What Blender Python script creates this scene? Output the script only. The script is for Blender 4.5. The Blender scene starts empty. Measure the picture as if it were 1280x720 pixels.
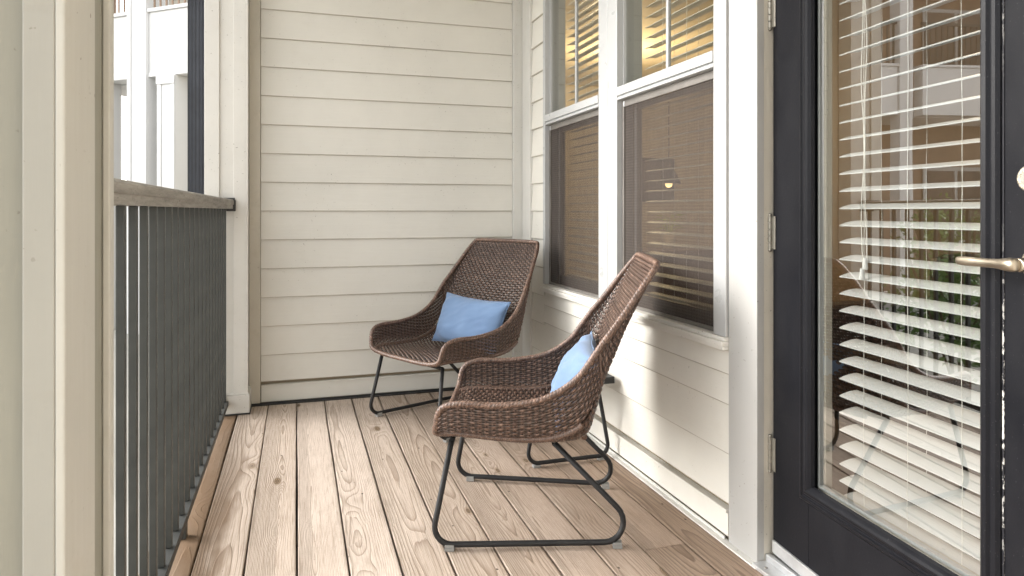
import bpy, bmesh, math, random
from math import sin, cos, pi, sqrt, radians, exp
from mathutils import Vector, Matrix, noise as mnoise
random.seed(7)
C = bpy.context.scene.collection
S = bpy.context.scene

# ------------------------------------------------------------------ node helper
class NT:
    def __init__(s, mat):
        s.t = mat.node_tree; s.n = s.t.nodes; s.l = s.t.links
    def put(s, sock, v):
        if hasattr(v, 'is_output') or isinstance(v, bpy.types.NodeSocket): s.l.new(v, sock)
        else: sock.default_value = v
    def m(s, op, a, b=None, c=None, clamp=False):
        n = s.n.new('ShaderNodeMath'); n.operation = op; n.use_clamp = clamp
        s.put(n.inputs[0], a)
        if b is not None: s.put(n.inputs[1], b)
        if c is not None: s.put(n.inputs[2], c)
        return n.outputs[0]
    def xyz(s, x, y, z=0.0):
        n = s.n.new('ShaderNodeCombineXYZ')
        for i, v in enumerate((x, y, z)): s.put(n.inputs[i], v)
        return n.outputs[0]
    def sep(s, v):
        n = s.n.new('ShaderNodeSeparateXYZ'); s.l.new(v, n.inputs[0]); return n.outputs
    def coord(s, k='Object'):
        return s.n.new('ShaderNodeTexCoord').outputs[k]
    def noise(s, vec, scale=1, detail=3, rough=.55, dist=0, out='Fac'):
        n = s.n.new('ShaderNodeTexNoise'); s.l.new(vec, n.inputs['Vector'])
        n.inputs['Scale'].default_value = scale; n.inputs['Detail'].default_value = detail
        n.inputs['Roughness'].default_value = rough; n.inputs['Distortion'].default_value = dist
        return n.outputs[out]
    def map(s, v, a, b, c=0., d=1., smooth=False):
        n = s.n.new('ShaderNodeMapRange'); n.clamp = True
        if smooth: n.interpolation_type = 'SMOOTHSTEP'
        s.put(n.inputs[0], v)
        for i, q in enumerate((a, b, c, d)): n.inputs[i+1].default_value = q
        return n.outputs[0]
    def mix(s, f, a, b, mode='MIX'):
        n = s.n.new('ShaderNodeMix'); n.data_type = 'RGBA'; n.blend_type = mode
        s.put(n.inputs[0], f)
        for k, v in ((6, a), (7, b)):
            if isinstance(v, tuple): v = (v[0], v[1], v[2], 1)
            s.put(n.inputs[k], v)
        return n.outputs[2]
    def bump(s, h, strength=.3, dist=.002):
        n = s.n.new('ShaderNodeBump'); s.l.new(h, n.inputs['Height'])
        n.inputs['Strength'].default_value = strength; n.inputs['Distance'].default_value = dist
        return n.outputs[0]
    def attr(s, name, out='Fac'):
        n = s.n.new('ShaderNodeAttribute'); n.attribute_name = name; return n.outputs[out]

def newmat(name):
    m = bpy.data.materials.new(name); m.use_nodes = True
    return m, NT(m), m.node_tree.nodes['Principled BSDF']

def scl(nt, vec, k):
    n = nt.n.new('ShaderNodeVectorMath'); n.operation = 'MULTIPLY'
    nt.l.new(vec, n.inputs[0]); n.inputs[1].default_value = k; return n.outputs[0]

def paint(name, col, rough=.5, var=.06, grain=(3, 3, 3), bump=.15, dirt=.25, dirtcol=None, spec=.35, speck=0.0):
    """house paint: tonal drift, fine brush grain, dirt low down / in blotches, specks"""
    m, nt, b = newmat(name)
    o = nt.coord()
    big = nt.noise(o, 1.7, 4, .6)
    fine = nt.noise(scl(nt, o, grain), 14, 4, .6)
    dk = tuple(c*(1-var*2) for c in col)
    c = nt.mix(nt.map(big, .3, .7), tuple(x*(1+var*.4) for x in col), dk)
    blot = nt.noise(o, 9, 5, .7)
    dc = dirtcol or tuple(x*.55 for x in col)
    c = nt.mix(nt.m('MULTIPLY', nt.map(blot, .55, .8), dirt), c, dc)
    if speck:
        sp = nt.noise(o, 95, 2, .5)
        c = nt.mix(nt.m('MULTIPLY', nt.map(sp, .70, .75), nt.m('MULTIPLY', nt.map(big, .45, .6), speck)), c, (.12, .09, .06))
    nt.l.new(c, b.inputs['Base Color'])
    nt.l.new(nt.map(fine, .3, .7, rough-.06, rough+.08), b.inputs['Roughness'])
    b.inputs['Specular IOR Level'].default_value = spec
    nt.l.new(nt.bump(fine, bump, .0015), b.inputs['Normal'])
    return m

M = {}
M['siding'] = paint('siding_paint', (.75, .73, .67), .55, .035, (.35, .35, 5), .35, .12, (.5, .45, .37), speck=.6)
M['siding_back'] = paint('siding_paint_back', (.71, .692, .638), .55, .04, (.35, .35, 5), .35, .14, (.5, .45, .37), speck=.6)
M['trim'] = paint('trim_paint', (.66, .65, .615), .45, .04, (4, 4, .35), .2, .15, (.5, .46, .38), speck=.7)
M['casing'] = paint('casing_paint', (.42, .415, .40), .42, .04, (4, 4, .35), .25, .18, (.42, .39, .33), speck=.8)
M['trim_shade'] = paint('trim_paint_shaded', (.58, .545, .47), .5, .05, (4, 4, .4), .2, .3, (.33, .29, .23), speck=.9)  # shaded copy of the trim paint, shade put into the colour
M['post'] = paint('post_paint', (.67, .65, .605), .5, .05, (4, 4, .3), .25, .22, (.45, .41, .33), speck=1.0)
M['vinyl'] = paint('window_vinyl', (.45, .457, .457), .32, .015, (1, 1, 1), .05, .05, spec=.5)
M['sill'] = paint('sill_paint', (.78, .76, .71), .4, .05, (1, 1, 1), .2, .5, (.42, .36, .28), speck=1)
M['siding_edge'] = paint('siding_butt_edge', (.56, .52, .45), .6, .1, (1, 1, 1), .2, .4)
M['dark_gap'] = paint('under_deck_shade', (.02, .013, .008), .9, .1, (1, 1, 1), .1, .1)  # near black stands in for the shade below the boards
M['recess'] = paint('shaded_backing', (.33, .27, .19), .7, .1, (1, 1, 1), .2, .5)  # backing darkened to tan, shade of the recess put into its colour
M['outside_white'] = paint('bright_white_paint', (.66, .66, .655), .5, .02, (1, 1, 1), .1, .03)
M['outside_siding'] = paint('neighbour_siding_paint', (.50, .47, .40), .55, .03, (.3, .3, 4), .2, .1)
M['outside_brown'] = paint('neighbour_brown_panel', (.30, .21, .15), .6, .08, (.3, .3, 4), .2, .3)
M['drywall'] = paint('warm_room_paint', (.62, .55, .42), .7, .03, (1, 1, 1), .1, .05)
M['room_floor'] = paint('dark_room_floor', (.10, .07, .05), .4, .1, (1, 1, 1), .1, .2)
M['ceiling'] = paint('porch_ceiling_paint', (.80, .78, .73), .6, .03, (.3, 3, 1), .2, .1)

def simple(name, col, rough=.5, metal=0, spec=.5, nscale=60, var=.15, bump=.08, coat=0):
    m, nt, b = newmat(name)
    o = nt.coord(); n1 = nt.noise(o, nscale, 4, .65); n2 = nt.noise(o, nscale*.12, 3, .6)
    c = nt.mix(nt.map(n2, .3, .7), tuple(x*(1+var) for x in col), tuple(x*(1-var) for x in col))
    nt.l.new(c, b.inputs['Base Color']); b.inputs['Metallic'].default_value = metal
    nt.l.new(nt.map(n1, .3, .7, max(rough-.07, .05), rough+.09), b.inputs['Roughness'])
    b.inputs['Specular IOR Level'].default_value = spec
    b.inputs['Coat Weight'].default_value = coat
    nt.l.new(nt.bump(n1, bump, .001), b.inputs['Normal'])
    return m
M['black_metal'] = simple('powder_coated_black_steel', (.018, .018, .019), .5, 0, .35, 220, .2, .15)
M['rail_metal'] = simple('baluster_dark_grey', (.046, .048, .044), .4, 0, .4, 90, .2, .1)
M['rail_foot'] = simple('bottom_rail_grey', (.04, .042, .04), .5, 0, .5, 60, .3, .1)
M['nickel'] = simple('satin_nickel', (.56, .50, .41), .28, 1, .5, 160, .12, .05)
M['lever_metal'] = simple('worn_antique_nickel', (.44, .38, .30), .38, 1, .5, 45, .35, .25)
M['hinge_metal'] = simple('painted_hinge_steel', (.27, .255, .22), .4, .6, .5, 70, .3, .2)
M['aluminium'] = simple('mill_aluminium', (.68, .69, .70), .35, .7, .5, 80, .15, .1)
M['screen_frame'] = simple('screen_frame_grey', (.20, .185, .17), .4, .3, .5, 80, .15, .05)
M['glide'] = simple('grey_plastic_glide', (.30, .30, .29), .5, 0, .5, 80, .3, .2)
M['slat'] = simple('white_blind_slat', (.70, .71, .71), .38, 0, .45, 30, .03, .03)
M['slat_warm'] = simple('cream_blind_slat', (.60, .57, .50), .45, 0, .4, 30, .03, .03)
M['cord'] = simple('blind_cord', (.78, .77, .72), .7, 0, .3, 200, .1, .1)
M['downspout'] = simple('dark_downspout', (.028, .031, .040), .45, 0, .4, 30, .3, .05)
M['sofa'] = simple('dark_leather', (.022, .018, .017), .35, 0, .5, 40, .3, .2)
M['ground_concrete'] = simple('pale_concrete', (.42, .41, .38), .9, 0, .2, 6, .12, .2)
M['pendant_metal'] = simple('pendant_black', (.03, .03, .03), .4, 0, .5, 50, .1, .05)
M['vase'] = simple('vase_ceramic', (.5, .48, .44), .3, 0, .5, 30, .1, .05)
M['counter'] = simple('dark_wood_counter', (.09, .05, .03), .3, 0, .5, 12, .3, .05)
M['picture'] = simple('dark_picture', (.08, .06, .05), .4, 0, .5, 6, .6, .05)

def door_paint():
    m, nt, b = newmat('door_paint'); o = nt.coord()
    streak = nt.noise(scl(nt, o, (2, 2, 1.2)), 4, 5, .65); sp = nt.noise(o, 120, 3, .6); dust = nt.noise(o, 400, 1, .5)
    c = nt.mix(nt.map(streak, .3, .7), (.0080, .0083, .0105), (.0120, .0122, .0145))
    c = nt.mix(nt.m('MULTIPLY', nt.map(dust, .74, .80), .35), c, (.3, .3, .3))
    nt.l.new(c, b.inputs['Base Color']); nt.l.new(nt.map(streak, .3, .7, .28, .42), b.inputs['Roughness'])
    nt.l.new(nt.bump(sp, .22, .0012), b.inputs['Normal']); b.inputs['Specular IOR Level'].default_value = .11
    return m
M['door'] = door_paint()
def chip_mat():
    m, nt, b = newmat('chipped_caulk'); o = nt.coord()
    n = nt.noise(scl(nt, o, (1, 1, .45)), 120, 3, .7); k = nt.noise(scl(nt, o, (1, 1, 1)), 2.2, 2, .5)
    f = nt.m('MULTIPLY', nt.map(n, .5, .56), nt.map(k, .42, .62))
    nt.l.new(nt.mix(f, (.02, .02, .026), (.8, .78, .74)), b.inputs['Base Color']); b.inputs['Roughness'].default_value = .6
    return m
M['chips'] = chip_mat()

def weathered_cap():
    m, nt, b = newmat('weathered_rail_cap'); o = nt.coord()
    a = nt.noise(scl(nt, o, (6, .6, 6)), 8, 6, .7); f = nt.noise(scl(nt, o, (3, .5, 3)), 60, 4, .7)
    z = nt.sep(o)[2]
    c = nt.mix(nt.map(a, .35, .65), (.21, .198, .175), (.38, .355, .315))
    c = nt.mix(nt.map(f, .6, .75), c, (.10, .09, .08))
    nt.l.new(c, b.inputs['Base Color']); b.inputs['Roughness'].default_value = .75
    nt.l.new(nt.bump(f, .5, .002), b.inputs['Normal'])
    return m
M['cap'] = weathered_cap()

def wood_mat():
    m, nt, b = newmat('weathered_pine_boards')
    uv = nt.sep(nt.coord('UV')); x, y = uv[0], uv[1]
    bid = nt.attr('bid'); b2 = nt.attr('bid2'); P_obj = nt.coord(); P = nt.sep(P_obj)
    yb = nt.m('ADD', y, nt.m('MULTIPLY', bid, 37.0))
    # knots: sparse, elongated along the board
    kv = nt.n.new('ShaderNodeTexVoronoi'); kv.feature = 'F1'
    nt.l.new(nt.xyz(nt.m('MULTIPLY', nt.m('ADD', x, nt.m('MULTIPLY', bid, 3.0)), 8.5), nt.m('MULTIPLY', yb, 3.1), 0.0), kv.inputs['Vector'])
    kv.inputs['Scale'].default_value = 1.0; kv.inputs['Randomness'].default_value = 1.0
    kd = kv.outputs['Distance']; kc = nt.sep(kv.outputs['Color'])[0]
    on = nt.map(kc, .42, .44)
    kb = nt.m('MULTIPLY', nt.m('EXPONENT', nt.m('MULTIPLY', nt.m('MULTIPLY', kd, kd), -11.0)), on)
    warp = nt.noise(nt.xyz(nt.m('MULTIPLY', x, 2.4), nt.m('MULTIPLY', yb, .42), nt.m('MULTIPLY', bid, 9.0)), 1, 3, .5)
    fine = nt.noise(nt.xyz(nt.m('MULTIPLY', x, 60.0), nt.m('MULTIPLY', yb, 5.0), bid), 1, 3, .6)
    d = nt.m('ADD', nt.m('MULTIPLY', nt.m('SUBTRACT', warp, .5), .115), nt.m('MULTIPLY', b2, .11))
    cx = nt.m('MULTIPLY', nt.m('SUBTRACT', bid, .5), .07)
    dx = nt.m('SUBTRACT', x, cx)
    r = nt.m('SQRT', nt.m('ADD', nt.m('MULTIPLY', dx, dx), nt.m('MULTIPLY', d, d)))
    r = nt.m('ADD', r, nt.m('MULTIPLY', kb, .019))
    r = nt.m('ADD', r, nt.m('MULTIPLY', fine, .0022))
    sp = nt.m('ADD', .0042, nt.m('MULTIPLY', b2, .0028))
    ph = nt.m('FRACT', nt.m('DIVIDE', r, sp))
    late = nt.m('POWER', ph, 3.0)
    late = nt.m('MULTIPLY', late, nt.map(ph, .93, 1.0, 1., 0.))
    fib = nt.noise(nt.xyz(nt.m('MULTIPLY', x, 420.0), nt.m('MULTIPLY', yb, 7.0), bid), 1, 3, .7)
    blot = nt.noise(nt.xyz(nt.m('MULTIPLY', x, 6.0), nt.m('MULTIPLY', yb, 2.2), nt.m('MULTIPLY', bid, 5.0)), 1, 4, .6)
    brown = nt.map(P[0], .25, 1.15, 0., 1.)  # browner to the right: weaker light there is put into the board colour
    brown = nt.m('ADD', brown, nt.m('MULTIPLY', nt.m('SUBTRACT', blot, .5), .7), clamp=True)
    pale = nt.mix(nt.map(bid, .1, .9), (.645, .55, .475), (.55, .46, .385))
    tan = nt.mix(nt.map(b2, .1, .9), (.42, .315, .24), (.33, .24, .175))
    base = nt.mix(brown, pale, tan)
    lcol = nt.mix(brown, (.18, .115, .068), (.085, .046, .025))
    # wet / worn stain along the railing side
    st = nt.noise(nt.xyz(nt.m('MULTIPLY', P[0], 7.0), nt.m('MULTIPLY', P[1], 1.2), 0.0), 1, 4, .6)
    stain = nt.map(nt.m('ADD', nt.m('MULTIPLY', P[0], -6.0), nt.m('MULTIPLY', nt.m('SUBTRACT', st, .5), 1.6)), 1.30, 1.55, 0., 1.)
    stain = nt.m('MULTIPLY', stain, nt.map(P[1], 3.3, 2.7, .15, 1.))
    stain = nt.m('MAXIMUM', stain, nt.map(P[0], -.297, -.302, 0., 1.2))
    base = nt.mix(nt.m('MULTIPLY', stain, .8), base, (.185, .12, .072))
    lmask = nt.m('MULTIPLY', late, nt.map(warp, .25, .7, .45, .9))
    c = nt.mix(lmask, base, lcol)
    c = nt.mix(nt.m('MULTIPLY', nt.map(fib, .48, .72), .6), c, lcol)
    str_ = nt.noise(nt.xyz(nt.m('MULTIPLY', x, 130.0), nt.m('MULTIPLY', yb, 2.2), nt.m('MULTIPLY', bid, 3.0)), 1, 3, .65)
    c = nt.mix(nt.m('MULTIPLY', nt.map(str_, .55, .75), .45), c, lcol)
    grime = nt.noise(nt.xyz(nt.m('MULTIPLY', P[0], 9.0), nt.m('MULTIPLY', P[1], 5.0), 3.0), 1, 6, .72)
    c = nt.mix(nt.m('MULTIPLY', nt.map(blot, .5, .75), .25), c, (.36, .30, .24))
    c = nt.mix(nt.m('MULTIPLY', nt.map(grime, .52, .72), .38), c, (.27, .215, .165))
    spk = nt.noise(P_obj, 150, 2, .6)
    c = nt.mix(nt.m('MULTIPLY', nt.map(spk, .68, .76), .5), c, (.12, .085, .055))
    # knot hearts
    core = nt.m('MULTIPLY', nt.map(kd, .155, .10), on)
    kr = nt.m('FRACT', nt.m('MULTIPLY', kd, 26.0))
    c = nt.mix(core, c, nt.mix(nt.map(kr, .4, .9), (.27, .19, .12), (.07, .042, .025)))
    # nail heads / pin holes
    nv = nt.n.new('ShaderNodeTexVoronoi'); nt.l.new(nt.xyz(nt.m('MULTIPLY', P[0], 14.0), nt.m('MULTIPLY', P[1], 9.0), 0.0), nv.inputs['Vector']); nv.inputs['Scale'].default_value = 1.
    hole = nt.m('MULTIPLY', nt.map(nv.outputs['Distance'], .062, .042), nt.map(nt.sep(nv.outputs['Color'])[1], .35, .37))
    c = nt.mix(nt.m('MULTIPLY', hole, .85), c, (.05, .035, .025))
    # dirt along board edges
    ed = nt.map(nt.m('ABSOLUTE', x), .060, .072, 0., .5)
    c = nt.mix(nt.m('MULTIPLY', ed, nt.map(blot, .3, .7)), c, (.12, .085, .055))
    nt.l.new(c, b.inputs['Base Color'])
    nt.l.new(nt.map(late, 0, 1, .72, .55), b.inputs['Roughness']); b.inputs['Specular IOR Level'].default_value = .25
    h = nt.m('ADD', nt.m('MULTIPLY', late, .8), nt.m('MULTIPLY', fib, .35))
    h = nt.m('SUBTRACT', h, nt.m('MULTIPLY', hole, 1.5))
    nt.l.new(nt.bump(h, .7, .002), b.inputs['Normal'])
    return m
M['wood'] = wood_mat()

def rattan_mat():
    m, nt, b = newmat('synthetic_rattan')
    uv = nt.sep(nt.coord('UV')); u, v = uv[0], uv[1]
    rnd = nt.attr('bid')
    st = nt.noise(nt.xyz(nt.m('MULTIPLY', u, 7.0), nt.m('MULTIPLY', v, 900.0), nt.m('MULTIPLY', rnd, 50.0)), 1, 2, .6)
    lo = nt.noise(nt.xyz(nt.m('MULTIPLY', u, 34.0), nt.m('MULTIPLY', rnd, 31.0), 0.0), 1, 3, .6)
    c = nt.mix(nt.map(lo, .3, .7), (.125, .066, .045), (.345, .225, .17))
    c = nt.mix(nt.map(st, .42, .62), c, (.038, .021, .015))
    c = nt.mix(nt.m('MULTIPLY', nt.map(st, .60, .75), .6), c, (.58, .47, .41))
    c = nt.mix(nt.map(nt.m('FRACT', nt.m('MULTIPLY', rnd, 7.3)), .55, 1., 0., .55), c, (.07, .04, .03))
    lift = nt.attr('lift'); c = nt.mix(nt.map(lift, .15, .8), nt.mix(.28, (.012, .007, .005), c), c)  # strands painted darker where they dive under, occlusion put into the colour
    nt.l.new(c, b.inputs['Base Color']); b.inputs['Roughness'].default_value = .36
    b.inputs['Specular IOR Level'].default_value = .5
    nt.l.new(nt.bump(st, .3, .0008), b.inputs['Normal'])
    return m
M['rattan'] = rattan_mat()
def rattan_dark():
    m, nt, b = newmat('rattan_warp')
    o = nt.coord(); n = nt.noise(o, 160, 2, .6)
    nt.l.new(nt.mix(nt.map(n, .35, .65), (.02, .012, .009), (.07, .04, .03)), b.inputs['Base Color']); b.inputs['Roughness'].default_value = .5
    return m
M['warp'] = rattan_dark()

def fabric_mat():
    m, nt, b = newmat('blue_pillow_cloth'); o = nt.coord()
    w = nt.noise(scl(nt, o, (1, 1, 1)), 700, 2, .6); big = nt.noise(o, 6, 3, .5)
    c = nt.mix(nt.map(big, .3, .7), (.17, .265, .43), (.13, .205, .345))
    c = nt.mix(nt.m('MULTIPLY', nt.map(w, .4, .7), .25), c, (.21, .30, .45))
    nt.l.new(c, b.inputs['Base Color']); b.inputs['Roughness'].default_value = .9
    b.inputs['Sheen Weight'].default_value = .25; b.inputs['Specular IOR Level'].default_value = .15
    nt.l.new(nt.bump(w, .35, .0008), b.inputs['Normal'])
    return m
M['fabric'] = fabric_mat()

def glass_mat(name, tint=(.93, .96, .95), boost=2.0, wav=.02):
    m = bpy.data.materials.new(name); m.use_nodes = True; nt = NT(m); nt.n.clear()
    out = nt.n.new('ShaderNodeOutputMaterial'); t = nt.n.new('ShaderNodeBsdfTransparent'); g = nt.n.new('ShaderNodeBsdfGlossy')
    t.inputs[0].default_value = (*tint, 1); g.inputs['Roughness'].default_value = 0.0; g.inputs[0].default_value = (1, 1, 1, 1)
    lw = nt.n.new('ShaderNodeLayerWeight'); lw.inputs[0].default_value = .5
    f = nt.m('ADD', .042, nt.m('MULTIPLY', nt.m('POWER', lw.outputs['Facing'], 5.0), .95))
    n = nt.noise(nt.coord(), 2.2, 2, .5); bp = nt.bump(n, wav, .02); nt.l.new(bp, g.inputs['Normal'])
    mx = nt.n.new('ShaderNodeMixShader'); nt.l.new(nt.m('MULTIPLY', f, boost, clamp=True), mx.inputs[0])
    nt.l.new(t.outputs[0], mx.inputs[1]); nt.l.new(g.outputs[0], mx.inputs[2]); nt.l.new(mx.outputs[0], out.inputs[0])
    return m
M['glass'] = glass_mat('window_glass', (.78, .80, .76), 1.7)
M['door_glass'] = glass_mat('door_glass', (.80, .81, .79), 6.0, .012)
def screen_mat():
    m = bpy.data.materials.new('insect_screen'); m.use_nodes = True; nt = NT(m); nt.n.clear()
    out = nt.n.new('ShaderNodeOutputMaterial'); t = nt.n.new('ShaderNodeBsdfTransparent'); d = nt.n.new('ShaderNodeBsdfDiffuse')
    d.inputs[0].default_value = (.085, .072, .064, 1)
    P = nt.sep(nt.coord()); wv = nt.m('SINE', nt.m('MULTIPLY', P[1], 620.0)); wz = nt.m('SINE', nt.m('MULTIPLY', P[2], 540.0))
    n = nt.noise(nt.coord(), 12, 4, .6)
    a = nt.m('ADD', .71, nt.m('MULTIPLY', wv, .05)); a = nt.m('ADD', a, nt.m('MULTIPLY', wz, .03)); a = nt.m('ADD', a, nt.m('MULTIPLY', nt.m('SUBTRACT', n, .5), .15))
    mx = nt.n.new('ShaderNodeMixShader'); nt.l.new(a, mx.inputs[0]); nt.l.new(t.outputs[0], mx.inputs[1]); nt.l.new(d.outputs[0], mx.inputs[2]); nt.l.new(mx.outputs[0], out.inputs[0])
    return m
M['screen'] = screen_mat()
def emit(name, col, k):
    m, nt, b = newmat(name); b.inputs['Emission Color'].default_value = (*col, 1); b.inputs['Emission Strength'].default_value = k
    b.inputs['Base Color'].default_value = (*col, 1); return m
M['bulb'] = emit('lit_bulb', (1, .72, .36), 5)
def leaf_mat(name, a, bcol):
    m, nt, b = newmat(name); n = nt.noise(nt.coord(), 7, 3, .6)
    nt.l.new(nt.mix(nt.map(n, .3, .7), a, bcol), b.inputs['Base Color']); b.inputs['Roughness'].default_value = .5
    return m
M['leaf'] = leaf_mat('shrub_leaf', (.05, .12, .02), (.16, .26, .06))
M['leaf_lime'] = leaf_mat('lime_leaf', (.35, .5, .05), (.5, .6, .08))
M['bark'] = simple('bark', (.12, .09, .06), .9, 0, .2, 20, .3, .5)

# ------------------------------------------------------------------ mesh helpers
def box(bm, x0, x1, y0, y1, z0, z1):
    if x0 > x1: x0, x1 = x1, x0
    if y0 > y1: y0, y1 = y1, y0
    if z0 > z1: z0, z1 = z1, z0
    v = [bm.verts.new(p) for p in ((x0,y0,z0),(x1,y0,z0),(x1,y1,z0),(x0,y1,z0),(x0,y0,z1),(x1,y0,z1),(x1,y1,z1),(x0,y1,z1))]
    for f in ((0,3,2,1),(4,5,6,7),(0,1,5,4),(1,2,6,5),(2,3,7,6),(3,0,4,7)): bm.faces.new([v[i] for i in f])
def prism(bm, prof, fn, a, b):
    """profile (list of 2D points) extruded between a and b; fn(p,q,t)->xyz"""
    A = [bm.verts.new(fn(p, q, a)) for p, q in prof]; B = [bm.verts.new(fn(p, q, b)) for p, q in prof]
    n = len(prof)
    for i in range(n): bm.faces.new((A[i], A[(i+1) % n], B[(i+1) % n], B[i]))
    bm.faces.new(A[::-1]); bm.faces.new(B)
def frames(pts, closed=False):
    P = [Vector(p) for p in pts]; n = len(P); T = []
    for i in range(n):
        a = P[(i-1) % n] if closed or i > 0 else P[i]; b = P[(i+1) % n] if closed or i < n-1 else P[i]
        T.append((b-a).normalized())
    up = Vector((0, 0, 1)) if abs(T[0].z) < .9 else Vector((1, 0, 0))
    N = [(up - T[0]*up.dot(T[0])).normalized()]
    for i in range(1, n):
        v = N[-1] - T[i]*N[-1].dot(T[i]); N.append(v.normalized())
    return P, T, N
def tube(bm, pts, r, seg=10, closed=False, rfn=None, uvl=None, bidl=None, cap=True):
    P, T, N = frames(pts, closed); rings = []; s = 0; SL = []
    for i, p in enumerate(P):
        if i: s += (P[i]-P[i-1]).length
        SL.append(s); B = T[i].cross(N[i]); ring = []
        for k in range(seg):
            a = 2*pi*k/seg; rr = rfn(s, a) if rfn else r
            ring.append(bm.verts.new(p + N[i]*cos(a)*rr + B*sin(a)*rr))
        rings.append(ring)
    m = len(rings)
    for i in range(m if closed else m-1):
        R0, R1 = rings[i], rings[(i+1) % m]
        for k in range(seg):
            f = bm.faces.new((R0[k], R0[(k+1) % seg], R1[(k+1) % seg], R1[k])); f.smooth = True
            if uvl:
                s0, s1 = SL[i], SL[i]+.003
                for lp, (uu, vv) in zip(f.loops, ((s0, k), (s0, k+1), (s1, k+1), (s1, k))): lp[uvl].uv = (vv*.01, uu*.25+vv*.0009)
    if not closed and cap: bm.faces.new(rings[0][::-1]); bm.faces.new(rings[-1])
def fillet(pts, rad, n=7):
    out = [Vector(pts[0])]
    for i in range(1, len(pts)-1):
        a, b, c = Vector(pts[i-1]), Vector(pts[i]), Vector(pts[i+1])
        u = (a-b).normalized(); v = (c-b).normalized(); ang = u.angle(v); R = rad[i-1] if isinstance(rad, (list, tuple)) else rad
        d = min(R/math.tan(ang/2), (a-b).length*.48, (c-b).length*.48); R = d*math.tan(ang/2)
        bis = (u+v).normalized(); cen = b + bis*(R/sin(ang/2)); p0 = b+u*d; p1 = b+v*d
        e0 = p0-cen; e1 = p1-cen; w = e0.angle(e1)
        for k in range(n+1):
            t = k/n; out.append(cen + (e0*sin((1-t)*w) + e1*sin(t*w))/sin(w))
    out.append(Vector(pts[-1])); return out
def obj(name, bm, mat, parent=None, bevel=0, seg=2, smooth=False, label=None):
    me = bpy.data.meshes.new(name)
    bmesh.ops.recalc_face_normals(bm, faces=bm.faces) if len(bm.faces) < 60000 else None
    bm.to_mesh(me); bm.free()
    if isinstance(mat, (list, tuple)):
        for m in mat: me.materials.append(M[m])
    else: me.materials.append(M[mat])
    if smooth:
        for p in me.polygons: p.use_smooth = True
    o = bpy.data.objects.new(name, me); C.objects.link(o)
    if parent: o.parent = parent
    if bevel:
        b = o.modifiers.new('edge', 'BEVEL'); b.width = bevel; b.segments = seg; b.limit_method = 'ANGLE'; b.angle_limit = radians(40)
        b.harden_normals = False
    if label: o['label'] = label
    return o
def tag(o, label, cat, group=None, kind=None):
    o['label'] = label; o['category'] = cat
    if group: o['group'] = group
    if kind: o['kind'] = kind
    return o
def empty(name, loc=(0, 0, 0), rz=0):
    o = bpy.data.objects.new(name, None); o.empty_display_size = .1; C.objects.link(o); o.location = loc; o.rotation_euler.z = rz; return o
def BM(): return bmesh.new()
def boxes(name, mat, parent, lst, bevel=.002, origin=(0, 0, 0), label=None):
    bm = BM(); ox, oy, oz = origin
    for b in lst: box(bm, b[0]-ox, b[1]-ox, b[2]-oy, b[3]-oy, b[4]-oz, b[5]-oz)
    return obj(name, bm, mat, parent, bevel, label=label)
def sheet(name, mat, parent, x, y0, y1, z0, z1, origin=(0, 0, 0)):
    bm = BM(); ox, oy, oz = origin
    bm.faces.new([bm.verts.new((x-ox, a-oy, b-oz)) for a, b in ((y0, z0), (y1, z0), (y1, z1), (y0, z1))])
    return obj(name, bm, mat, parent)
def struct(o, kind='structure'): o['kind'] = kind; return o

# ------------------------------------------------------------------ deck
PITCH = .1495
def deck():
    bm = BM(); uvl = bm.loops.layers.uv.new('UVMap'); L1 = bm.faces.layers.float.new('bid'); L2 = bm.faces.layers.float.new('bid2')
    rnd = random.Random(11)
    for k in range(-3, 9):
        x0 = k*PITCH + .0028 + rnd.uniform(-.0008, .0008); x1 = (k+1)*PITCH - .0028 + rnd.uniform(-.0008, .0008)
        if k == 8: x1 = 1.338
        cuts = [-1.6, 4.012]
        if k in (7,): cuts = [-1.6, 1.93, 4.012]
        for a, b in zip(cuts[:-1], cuts[1:]):
            r1, r2 = rnd.random(), rnd.random(); off = rnd.uniform(0, 5)
            n0 = len(bm.faces); bm.faces.ensure_lookup_table()
            zt = rnd.uniform(-.0012, .0006)
            NS = 24; ew = .0035
            prof = [(x0, -.032), (x0, zt-ew), (x0+.001, zt-ew*.35), (x0+ew, zt), (x1-ew, zt), (x1-.001, zt-ew*.35), (x1, zt-ew), (x1, -.032)]
            yy = [a+.0015+(b-a-.003)*i/NS for i in range(NS+1)]
            wob = [(.0009*sin(y*2.1+off)+.0006*sin(y*5.3+off*2)) for y in yy]
            rows = [[bm.verts.new((px+wob[i], y, pz)) for px, pz in prof] for i, y in enumerate(yy)]
            fs = []
            for i in range(NS):
                for j in range(len(prof)):
                    j2 = (j+1) % len(prof); fs.append(bm.faces.new((rows[i][j], rows[i][j2], rows[i+1][j2], rows[i+1][j])))
            fs.append(bm.faces.new(rows[0][::-1])); fs.append(bm.faces.new(rows[-1]))
            xc = (k+.5)*PITCH
            for f in fs:
                f[L1] = r1; f[L2] = r2
                for lp in f.loops: lp[uvl].uv = (lp.vert.co.x-xc, lp.vert.co.y+off)
    d = obj('deck', bm, 'wood'); tag(d, 'weathered pale pine boards of the porch deck', 'deck', kind='structure'); del d['category']
    return d
deck()
bm = BM(); 
for y in (-1.2, -.6, 0., .6, 1.2, 1.8, 2.4, 3.0, 3.6): box(bm, -.44, 1.5, y-.02, y+.02, -.26, -.034)
box(bm, -.46, 1.5, -1.6, 4.0, -.05, -.0485)  # backing sheet closing the gaps, its dark colour painted as shade
o = obj('deck_joists', bm, 'dark_gap'); struct(o); o['label'] = 'framing and sheet under the deck boards, painted near black for the gap shade'
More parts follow.
